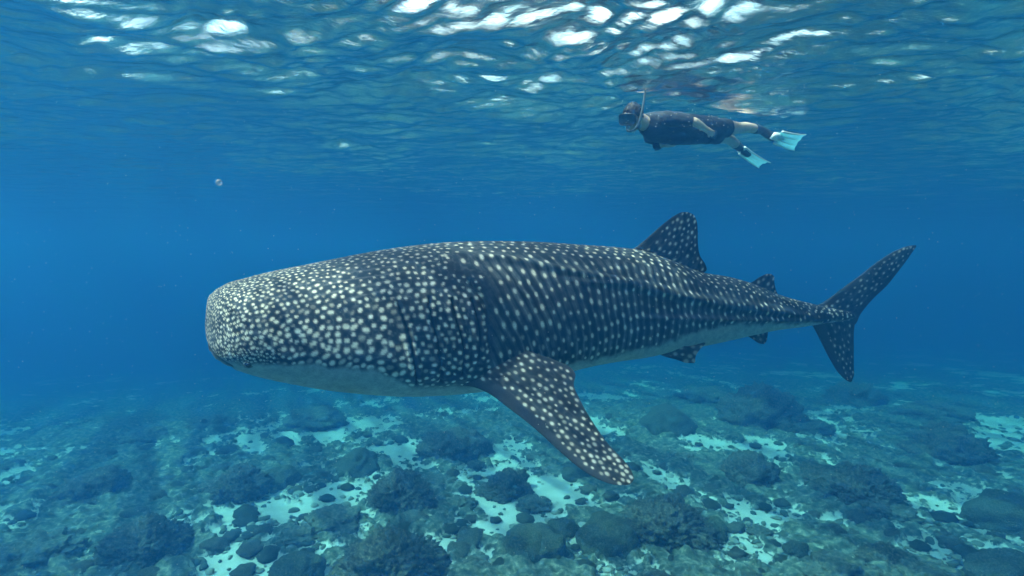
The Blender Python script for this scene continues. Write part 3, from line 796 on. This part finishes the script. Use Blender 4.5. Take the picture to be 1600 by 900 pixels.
def skin_mat():
    m, nt, b, out = new_mat('shark_skin')
    at = nt.nodes.new('ShaderNodeAttribute'); at.attribute_name = 'skin'
    n = noise_node(nt, 60, 4, .6); n2 = noise_node(nt, 9, 4, .6)
    mx = nt.nodes.new('ShaderNodeMix'); mx.data_type = 'RGBA'; mx.blend_type = 'MULTIPLY'; mx.inputs[0].default_value = .5
    r2 = ramp(nt, n.outputs[0], [(.3, (.55, .55, .55)), (.7, (1.2, 1.2, 1.2))])
    nt.links.new(at.outputs['Color'], mx.inputs[6]); nt.links.new(r2.outputs[0], mx.inputs[7]); nt.links.new(mx.outputs[2], b.inputs['Base Color'])
    b.inputs['Roughness'].default_value = .6; b.inputs['Specular IOR Level'].default_value = .12
    add_bump(nt, b, n.outputs[0], .5, .004)
    return m
org = world_pt(np.array(2.6), np.array(float((zt[300] + zb_[300]) / 2)), np.array(0.))
shark = empty('whale_shark', org); tag(shark, 'huge dark whale shark covered in white spots swimming left over the reef', 'whale shark')
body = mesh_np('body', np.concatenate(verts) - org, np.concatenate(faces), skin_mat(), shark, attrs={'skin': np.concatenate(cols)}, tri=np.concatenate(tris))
# eyes
def sphere_mesh(rad, lvl=2, squash=(1, 1, 1)):
    P, T = ico(lvl); return P * rad * np.array(squash), T
em = simple_mat('eye_black', (.006, .007, .009), .15, spec=.6); rm = simple_mat('eye_ring', (.13, .14, .15), .5)
dd = (PX - 389) ** 2 + (PY - 569) ** 2; dd[:, :6] = 1e9; ei, ej = np.unravel_index(np.argmin(dd), dd.shape)
for sgn in (1, -1):
    p = world_pt(AA[ei, ej], ZZ[ei, ej], (OFF[ei, ej] - .004) * sgn)
    P, T = sphere_mesh(.024, 3); eye = mesh_np('eye', P, None, em, shark, tri=T); eye.location = Vector(p - org)
    t = np.linspace(0, 2 * np.pi, 28, endpoint=False); q = np.linspace(0, 2 * np.pi, 10, endpoint=False)
    nr = np.array((NR[0], NR[1], -.25)) * np.array((sgn, sgn, 1)); nr /= np.linalg.norm(nr); e1 = np.array((AX[0], AX[1], 0)); e2 = np.cross(nr, e1)
    rg = np.array([[(e1 * math.cos(a) * 1.25 + e2 * math.sin(a)) * (.026 + .006 * math.cos(b)) + nr * (.0045 * math.sin(b) + .006) for b in q] for a in t])
    f = grid_faces(29, 10, wrap=True) % 280
    rgm = mesh_np('eyelid', rg.reshape(-1, 3), f, rm, eye)

# ------------------------------------------------------------------ snorkeler
def bake(VT, name, mat, parent, remesh, smooth):
    V, T = VT
    me = bpy.data.meshes.new('tmp2'); me.from_pydata((V - np.array(parent.location)).tolist(), [], [tuple(int(x) for x in t) for t in T])
    o = bpy.data.objects.new('tmp2', me); col.objects.link(o)
    r = o.modifiers.new('r', 'REMESH'); r.mode = 'VOXEL'; r.voxel_size = remesh; r.use_smooth_shade = True
    q = o.modifiers.new('q', 'SMOOTH'); q.factor = .5; q.iterations = smooth
    dg = bpy.context.evaluated_depsgraph_get(); me = bpy.data.meshes.new_from_object(o.evaluated_get(dg))
    bpy.data.objects.remove(o)
    me.polygons.foreach_set('use_smooth', np.ones(len(me.polygons), bool)); me.materials.clear(); me.materials.append(mat); me.name = name
    n = bpy.data.objects.new(name, me); col.objects.link(n); n.parent = parent; return n
def J(px, py, Y, *r): return (*at_y(px, py, Y), *r)
porg = at_y(1095, 202, 6.38)
person = empty('person', porg)
tag(person, 'snorkeler in black rash guard and mask swimming flat under the surface above the shark', 'person')
skin_m = simple_mat('skin', (.60, .43, .34), .5, .08, 30, bump=.002)
black = simple_mat('black_fabric', (.014, .017, .025), .75, .4, 60, spec=.25, bump=.004)
shortm = simple_mat('dark_shorts', (.010, .012, .017), .7, .4, 60, spec=.2, bump=.004)
bootm = simple_mat('neoprene', (.03, .038, .05), .7, .3, 40)
K = dict(pelvis=J(1112, 203, 6.42, .135, .15), waist=J(1088, 203, 6.37, .145, .155), chest=J(1057, 201, 6.29, .165, .17), upper=J(1024, 198, 6.19, .150, .155),
         neck=J(1005, 192, 6.09, .075), head=J(997, 188, 6.05, .080),
         shN=J(1040, 185, 6.06, .070), elN=J(1085, 190, 6.02, .043), wrN=J(1103, 202, 6.10, .030), paN=J(1110, 206.5, 6.13, .030, .018),
         shF=J(1016, 213, 6.32, .066), elF=J(1052, 223, 6.50, .043), wrF=J(1036, 226, 6.38, .028), paF=J(1031, 227, 6.32, .028, .018),
         hN=J(1122, 200, 6.40, .095), knN=J(1155, 200, 6.72, .060), caN=J(1168, 199, 6.85, .057), anN=J(1190, 203, 7.02, .037), toN=J(1208, 215, 7.10, .038),
         hF=J(1112, 209, 6.52, .090), knF=J(1138, 217, 6.80, .057), caF=J(1145, 221, 6.92, .052), anF=J(1155, 230, 7.10, .036), toF=J(1168, 240, 7.18, .036))
ed = [('pelvis', 'waist'), ('waist', 'chest'), ('chest', 'upper'), ('upper', 'neck'), ('neck', 'head'), ('upper', 'shN'), ('shN', 'elN'), ('elN', 'wrN'), ('wrN', 'paN'),
      ('upper', 'shF'), ('shF', 'elF'), ('elF', 'wrF'), ('wrF', 'paF'), ('pelvis', 'hN'), ('hN', 'knN'), ('knN', 'caN'), ('caN', 'anN'), ('anN', 'toN'),
      ('pelvis', 'hF'), ('hF', 'knF'), ('knF', 'caF'), ('caF', 'anF'), ('anF', 'toF')]
# fingers as their own tapered chains rooted in the palm
def tube(path, rad, n=10, cap=True):
    P = [Vector(p) for p in path]; V = []; T = []; prev = None
    if not hasattr(rad, '__len__'): rad = [rad] * len(P)
    for i, p in enumerate(P):
        t = (P[min(i + 1, len(P) - 1)] - P[max(i - 1, 0)]).normalized()
        a = t.orthogonal().normalized() if prev is None else (prev - t * prev.dot(t)).normalized(); prev = a; b = t.cross(a)
        for k in range(n): V.append(p + (a * math.cos(6.2832 * k / n) + b * math.sin(6.2832 * k / n)) * rad[i])
    for i in range(len(P) - 1):
        for k in range(n):
            a0, a1, b0, b1 = i * n + k, i * n + (k + 1) % n, (i + 1) * n + k, (i + 1) * n + (k + 1) % n
            T += [(a0, a1, b1), (a0, b1, b0)]
    if cap:
        V += [P[0], P[-1]]; c0, c1 = len(V) - 2, len(V) - 1
        for k in range(n): T += [(c0, (k + 1) % n, k), (c1, (len(P) - 1) * n + k, (len(P) - 1) * n + (k + 1) % n)]
    return np.array([v[:] for v in V]), np.array(T)
def join(parts):
    V, T, o = [], [], 0
    for v, t in parts: V.append(v); T.append(np.asarray(t) + o); o += len(v)
    return np.concatenate(V), np.concatenate(T)
parts = []
SP, ST = ico(3)
for a, b in ed:
    A_, B_ = np.array(K[a][:3]), np.array(K[b][:3]); ra, rb = K[a][3], K[b][3]
    if a == 'upper' and b.startswith('sh'): ra = rb * 1.15
    if a == 'pelvis' and b.startswith('h'): ra = rb * 1.1
    q = np.linspace(0, 1, 7); limb = .0 if b[:2] in ('wa', 'ch', 'up') else .10
    rad = (ra * (1 - q) + rb * q) * (1 + limb * np.sin(q * np.pi))
    parts.append(tube([tuple(A_ * (1 - t) + B_ * t) for t in q], list(rad), 20))
    parts.append((SP * ra + A_, ST)); parts.append((SP * rb + B_, ST))
for side in ('N', 'F'):
    w_, p_ = Vector(K['wr' + side][:3]), Vector(K['pa' + side][:3]); d = (p_ - w_).normalized(); s_v = d.cross(Vector((0, -1, 0))).normalized(); dn = d.cross(s_v).normalized()
    for f, (off, ln, r_) in enumerate([(-.030, .062, .0075), (-.010, .078, .0085), (.010, .083, .0088), (.029, .074, .0082)]):
        b0 = p_ + s_v * off * .9; b1 = p_ + d * .035 + s_v * off; b2 = b1 + d * ln * .5 + dn * .006; b3 = b2 + d * ln * .42 + dn * .018
        parts.append(tube([b0, b1, b2, b3], [r_ * 1.1, r_, r_ * .92, r_ * .7], 8))
    t0 = p_ - d * .02 + s_v * .025; parts.append(tube([t0, t0 + s_v * .028 + d * .022, t0 + s_v * .040 + d * .052], [.012, .0105, .008], 8))
# head: sculpted, looking left, toward the viewer and a little down
HS = 1.2; hc = Vector(at_y(989, 184, 5.98)); fdir = Vector((-.62, -.70, -.35)).normalized(); up = Vector((-.05, -.25, .97)); up = (up - fdir * up.dot(fdir)).normalized(); rt = fdir.cross(up).normalized()
HP, HT = ico(5)
x, y, z = HP[:, 0].copy(), HP[:, 1].copy(), HP[:, 2].copy()       # x right, y forward, z up
hx, hy, hz = .078 * x, .098 * y, .120 * z
jaw = sstep(.1, -1, z); hx *= 1 - .38 * jaw; hy = hy * (1 - .10 * jaw) + .012 * jaw * (y > 0)
def bumpf(cx, cz, r, h): return h * np.exp(-(((hx - cx) ** 2 + (hz - cz) ** 2) / r ** 2)) * (y > .2)
hy = hy + bumpf(0, -.022, .013, .026) + bumpf(0, -.004, .010, .014) + bumpf(0, .030, .05, .006) - bumpf(.030, .006, .014, .012) - bumpf(-.030, .006, .014, .012) + bumpf(0, -.056, .016, .007) - bumpf(0, -.0565, .006, .006) + bumpf(0, -.09, .016, .007)
hv = np.stack([hx, hy, hz], -1) * HS
def hpos(a, b, c): return hc + (rt * a + fdir * b + up * c) * HS
Mh = np.array([rt[:], fdir[:], up[:]])
parts.append((hv @ Mh + np.array(hc), HT))
for sg in (1, -1):
    EP, ET = ico(2); ev = EP * np.array((.010, .018, .030))
    parts.append(((ev + np.array((sg * .078, -.008, .0))) * HS @ Mh + np.array(hc), ET))
pb = bake(join(parts), 'body', skin_m, person, .0072, 5)
bv = np.array([v.co[:] for v in pb.data.vertices]); bnrm = np.array([v.normal[:] for v in pb.data.vertices])
bfaces = [tuple(p.vertices) for p in pb.data.polygons]
bw = bv + np.array(porg)
segd = []
for (a, b) in ed:
    p0_, p1_ = np.array(K[a][:3]), np.array(K[b][:3]); d = p1_ - p0_; t = np.clip(((bw - p0_) @ d) / (d @ d), 0, 1)
    rr_ = K[a][3] * (1 - t) + K[b][3] * t
    segd.append((np.linalg.norm(bw - p0_ - t[:, None] * d, axis=1) / rr_, t))
near = np.argmin(np.stack([q[0] for q in segd]), 0); tpar = np.stack([q[1] for q in segd])[near, np.arange(len(bw))]
en = ['%s-%s' % e_ for e_ in ed]
def garment(name, rules, grow, mat):
    sel = np.zeros(len(bw), bool)
    for k, (lo, hi) in rules.items():
        sel |= (near == en.index(k)) & (tpar >= lo) & (tpar <= hi)
    fs = [f for f in bfaces if sum(sel[v] for v in f) >= 3]
    used = sorted({v for f in fs for v in f}); mp_ = {v: i for i, v in enumerate(used)}
    u_ = np.array(used); wr = fbm(bw[u_, 0] * 14, bw[u_, 1] * 14, bw[u_, 2] * 22, seed=700, oct=2)
    V_ = bv[u_] + bnrm[u_] * (grow + .004 * wr)[:, None]
    me = bpy.data.meshes.new(name); me.from_pydata(V_.tolist(), [], [tuple(mp_[v] for v in f) for f in fs]); me.materials.append(mat)
    me.polygons.foreach_set('use_smooth', np.ones(len(me.polygons), bool))
    o = bpy.data.objects.new(name, me); col.objects.link(o); o.parent = person
    so = o.modifiers.new('cloth', 'SOLIDIFY'); so.thickness = .010; so.offset = -1
    return o
ALL = (0, 1)
garment('rash_guard', {'pelvis-waist': (.30, 1), 'waist-chest': ALL, 'chest-upper': ALL, 'upper-neck': (0, .95), 'upper-shN': ALL, 'shN-elN': (0, .93), 'upper-shF': ALL, 'shF-elF': (0, .75)}, .011, black)
garment('shorts', {'pelvis-waist': (0, .38), 'pelvis-hN': ALL, 'pelvis-hF': ALL, 'hN-knN': (0, .36), 'hF-knF': (0, .34)}, .015, shortm)
garment('boot', {'caN-anN': (.45, 1), 'anN-toN': ALL}, .009, bootm)
garment('boot', {'caF-anF': (.45, 1), 'anF-toF': ALL}, .009, bootm)
# hair
hn = fbm(HP[:, 0] * 6, HP[:, 1] * 6, HP[:, 2] * 6, seed=900, oct=3)
hm = sstep(-.15, .12, z - .55 * y + .05 + .1 * hn)
hv2 = hv * (1.0 + (.085 + .05 * hn) * hm - .07 * (1 - hm))[:, None]
hairm = simple_mat('hair', (.012, .009, .008), .6, .5, 90, bump=.006)
mesh_np('hair', hv2 @ Mh + np.array(hc) - porg, None, hairm, person, tri=HT)
# mask
rub = simple_mat('mask_rubber', (.012, .013, .016), .4, .3, 30, spec=.5)
gm, nt_, gb, _ = new_mat('mask_glass'); gb.inputs['Base Color'].default_value = (.03, .04, .05, 1); gb.inputs['Roughness'].default_value = .06; gb.inputs['Specular IOR Level'].default_value = .8
mk = empty('mask', Vector(hpos(0, .1, .01)) - Vector(porg)); mk.parent = person
def rel(V): return V - np.array(hpos(0, .1, .01))
n_ = 40; tq = np.linspace(0, 2 * np.pi, n_, endpoint=False)
def ringpts(hw, hh, fw, dz=0, e=.55):
    return [hpos(hw * np.sign(math.cos(t)) * abs(math.cos(t)) ** e, fw - .25 * (hw * abs(math.cos(t))) ** 2 / .08, .008 + dz + hh * np.sign(math.sin(t)) * abs(math.sin(t)) ** e) for t in tq]
rings = [ringpts(.060, .036, .084), ringpts(.076, .047, .100), ringpts(.080, .050, .124), ringpts(.073, .043, .128), ringpts(.072, .042, .122)]
V_ = np.array([[p[:] for p in r] for r in rings]).reshape(-1, 3)
mesh_np('frame', rel(V_), grid_faces(5, n_, wrap=True), rub, mk)
lv = np.array([p[:] for p in rings[4]] + [hpos(0, .122, .008)[:]]); k_ = np.arange(n_)
mesh_np('lens', rel(lv), None, gm, mk, tri=np.stack([k_, (k_ + 1) % n_, np.full(n_, n_)], 1), smooth=False)
st = []
for q in np.linspace(-.25, math.pi + .25, 24):
    st.append(hpos(.087 * math.cos(q), -.106 * math.sin(q) + .006, .012))
sv = np.array([[(p + up * a)[:] for a in (-.012, .012)] for p in st]); s2 = np.array([[((p - hc) * 1.03 + hc + up * a)[:] for a in (.012, -.012)] for p in st])
mesh_np('strap', rel(np.concatenate([sv, s2], 1).reshape(-1, 3)), grid_faces(24, 4, wrap=True), rub, mk)
# snorkel
sm = simple_mat('snorkel_tube', (.12, .14, .15), .35, .1, 20)
sn_ = empty('snorkel', Vector(hpos(0, .12, -.07)) - Vector(porg)); sn_.parent = person
def rel2(V): return V - np.array(hpos(0, .12, -.07))
sideS = 1 if (rt.x > 0) else -1
path = [hpos(0, .105, -.062), hpos(sideS * .02, .135, -.085), hpos(sideS * .055, .135, -.085), hpos(sideS * .090, .10, -.05), hpos(sideS * .105, .06, .02), hpos(sideS * .110, .02, .10), hpos(sideS * .110, -.02, .19), hpos(sideS * .11, -.05, .27)]
pp = resample([p[:] for p in path], 26)
tv, tt2 = tube(pp, .0115, 12); mesh_np('tube', rel2(tv), None, sm, sn_, tri=tt2)
tv, tt2 = tube([hpos(0, .085, -.058), hpos(0, .112, -.064)], [.022, .016], 14); mesh_np('mouthpiece', rel2(tv), None, simple_mat('mouthpiece', (.5, .42, .38), .5), sn_, tri=tt2)
pk = np.array(hpos(sideS * .085, .06, -.055)); EP, ET = ico(3)
mesh_np('purge_valve', rel2((EP * np.array((.026, .024, .042))) @ Mh + pk), None, sm, sn_, tri=ET)
# swim fins
bladem = simple_mat('fin_blade', (.52, .80, .92), .35, .25, 14, spec=.5)
_n = bladem.node_tree; _t = _n.nodes.new('ShaderNodeBsdfTranslucent'); _t.inputs[0].default_value = (.45, .84, .92, 1); _m = _n.nodes.new('ShaderNodeMixShader'); _m.inputs[0].default_value = .5
_n.links.new(_n.nodes['Principled BSDF'].outputs[0], _m.inputs[1]); _n.links.new(_t.outputs[0], _m.inputs[2]); _n.links.new(_m.outputs[0], _n.nodes['Material Output'].inputs[0]); railm = simple_mat('fin_rail', (.80, .86, .86), .4, .08)
def swim_fin(A, B, C_, D, ank, name='swim_fin'):
    """A,B: blade corners at the foot; C_,D: corners at the tip (world points)"""
    A, B, C_, D = [np.array(p) for p in (A, B, C_, D)]; o0 = (A + B) / 2; root = empty(name, Vector(o0 - porg)); root.parent = person
    n, m = 16, 13; uu, vv = np.meshgrid(np.linspace(0, 1, n), np.linspace(0, 1, m), indexing='ij')
    nrm = np.cross(B - A, D - A); nrm /= np.linalg.norm(nrm)
    # blade: ribbed, slightly bowed, notched tip
    M = A * ((1 - uu) * (1 - vv))[..., None] + B * ((1 - uu) * vv)[..., None] + C_ * (uu * (1 - vv))[..., None] + D * (uu * vv)[..., None]
    L_ = (C_ + D) / 2 - o0
    M = M + (L_ * .10)[None, None] * (uu * (np.abs(vv - .5) * 2) ** 2 - uu * .5)[..., None] + nrm * (.03 * np.sin(uu * 2.2) + .006 * np.cos(vv * np.pi * 6))[..., None]
    Tp = M + nrm * .004; Bt = (M - nrm * .004)[:, ::-1]
    V_ = np.concatenate([Tp, Bt], 1); f = grid_faces(n, 2 * m, wrap=True)
    mesh_np('blade', V_.reshape(-1, 3) - o0, f, bladem, root)
    for v_ in (0, m - 1):
        tv, tq_ = tube([tuple(M[i, v_]) for i in range(n)], [.014 - .0006 * i for i in range(n)], 8); mesh_np('side_rail', tv - o0, None, railm, root, tri=tq_)
    for v_ in (m // 3, 2 * m // 3):
        tv, tq_ = tube([tuple(M[i, v_]) for i in range(n - 2)], [.009 - .0004 * i for i in range(n - 2)], 6); mesh_np('rib', tv - o0, None, railm, root, tri=tq_)
    tv, tq_ = tube([tuple(np.array(ank) * .4 + o0 * .6), tuple(np.array(ank) * .2 + o0 * .8), tuple(o0), tuple(o0 + L_ * .30)], [.048, .056, .055, .018], 14)
    tv = tv - nrm * (((tv - o0) @ nrm) * .30)[:, None]
    mesh_np('foot_pocket', tv - o0, None, railm, root, tri=tq_)
swim_fin(at_y(1222, 205, 6.90), at_y(1209, 223, 7.10), at_y(1256, 207, 7.05), at_y(1238, 232, 7.40), K['anN'][:3])
swim_fin(at_y(1163, 229, 7.05), at_y(1155, 239, 7.20), at_y(1202, 250, 7.25), at_y(1184, 258, 7.50), K['anF'][:3])

# ------------------------------------------------------------------ things drifting in the water
def specks(name, C_, rad, mat, label, cat):
    o8 = np.array([(1, 0, 0), (-1, 0, 0), (0, 1, 0), (0, -1, 0), (0, 0, 1), (0, 0, -1)], float)
    t8 = np.array([(0, 2, 4), (2, 1, 4), (1, 3, 4), (3, 0, 4), (2, 0, 5), (1, 2, 5), (3, 1, 5), (0, 3, 5)])
    V = C_[:, None] + o8[None] * rad[:, None, None]; T = t8[None] + (np.arange(len(C_)) * 6)[:, None, None]
    o = mesh_np(name, V.reshape(-1, 3), None, mat, tri=T.reshape(-1, 3)); return tag(o, label, cat, kind='stuff')
r9 = np.random.default_rng(3)
N = 1500
px = r9.uniform(-60, 1660, N); py = r9.uniform(60, 900, N); Y = .9 + 5.0 * r9.random(N) ** .8
C_ = np.array([at_y(a, b, c) for a, b, c in zip(px, py, Y)]); ok = C_[:, 2] < -.15
specks('marine_snow', C_[ok], (.00038 * Y * r9.uniform(.5, 2.2, N))[ok], simple_mat('plankton', (.42, .42, .40), .8), 'tiny pale particles drifting through the water', 'particles')
N = 130
px = np.concatenate([r9.normal(990, 14, 40), r9.normal(1085, 35, 45), r9.normal(1235, 18, 45)]); py = np.concatenate([r9.normal(176, 14, 40), r9.normal(188, 10, 45), r9.normal(205, 13, 45)])
Y = np.concatenate([r9.uniform(5.75, 6.0, 40), r9.uniform(5.85, 6.1, 45), r9.uniform(6.8, 7.4, 45)])
C_ = np.array([at_y(a, b, c) for a, b, c in zip(px, py, Y)]); ok = C_[:, 2] < -.12
specks('small_bubbles', C_[ok], r9.uniform(.002, .006, N)[ok], simple_mat('bubble_white', (.85, .88, .9), .2, spec=.8), 'small white bubbles trailing around the snorkeler', 'bubbles')
bm_, nt_, bb, _ = new_mat('bubble'); bb.inputs['Base Color'].default_value = (.8, .85, .88, 1); bb.inputs['Alpha'].default_value = .16; bb.inputs['Roughness'].default_value = .2
P, T = ico(3); bub = mesh_np('air_bubble', P * .0085 * (1 + .03 * P[:, :1]), None, bm_, tri=T); bub.location = at_y(342, 285, 1.55)
tag(bub, 'single pale round bubble floating in the upper left water', 'bubble')
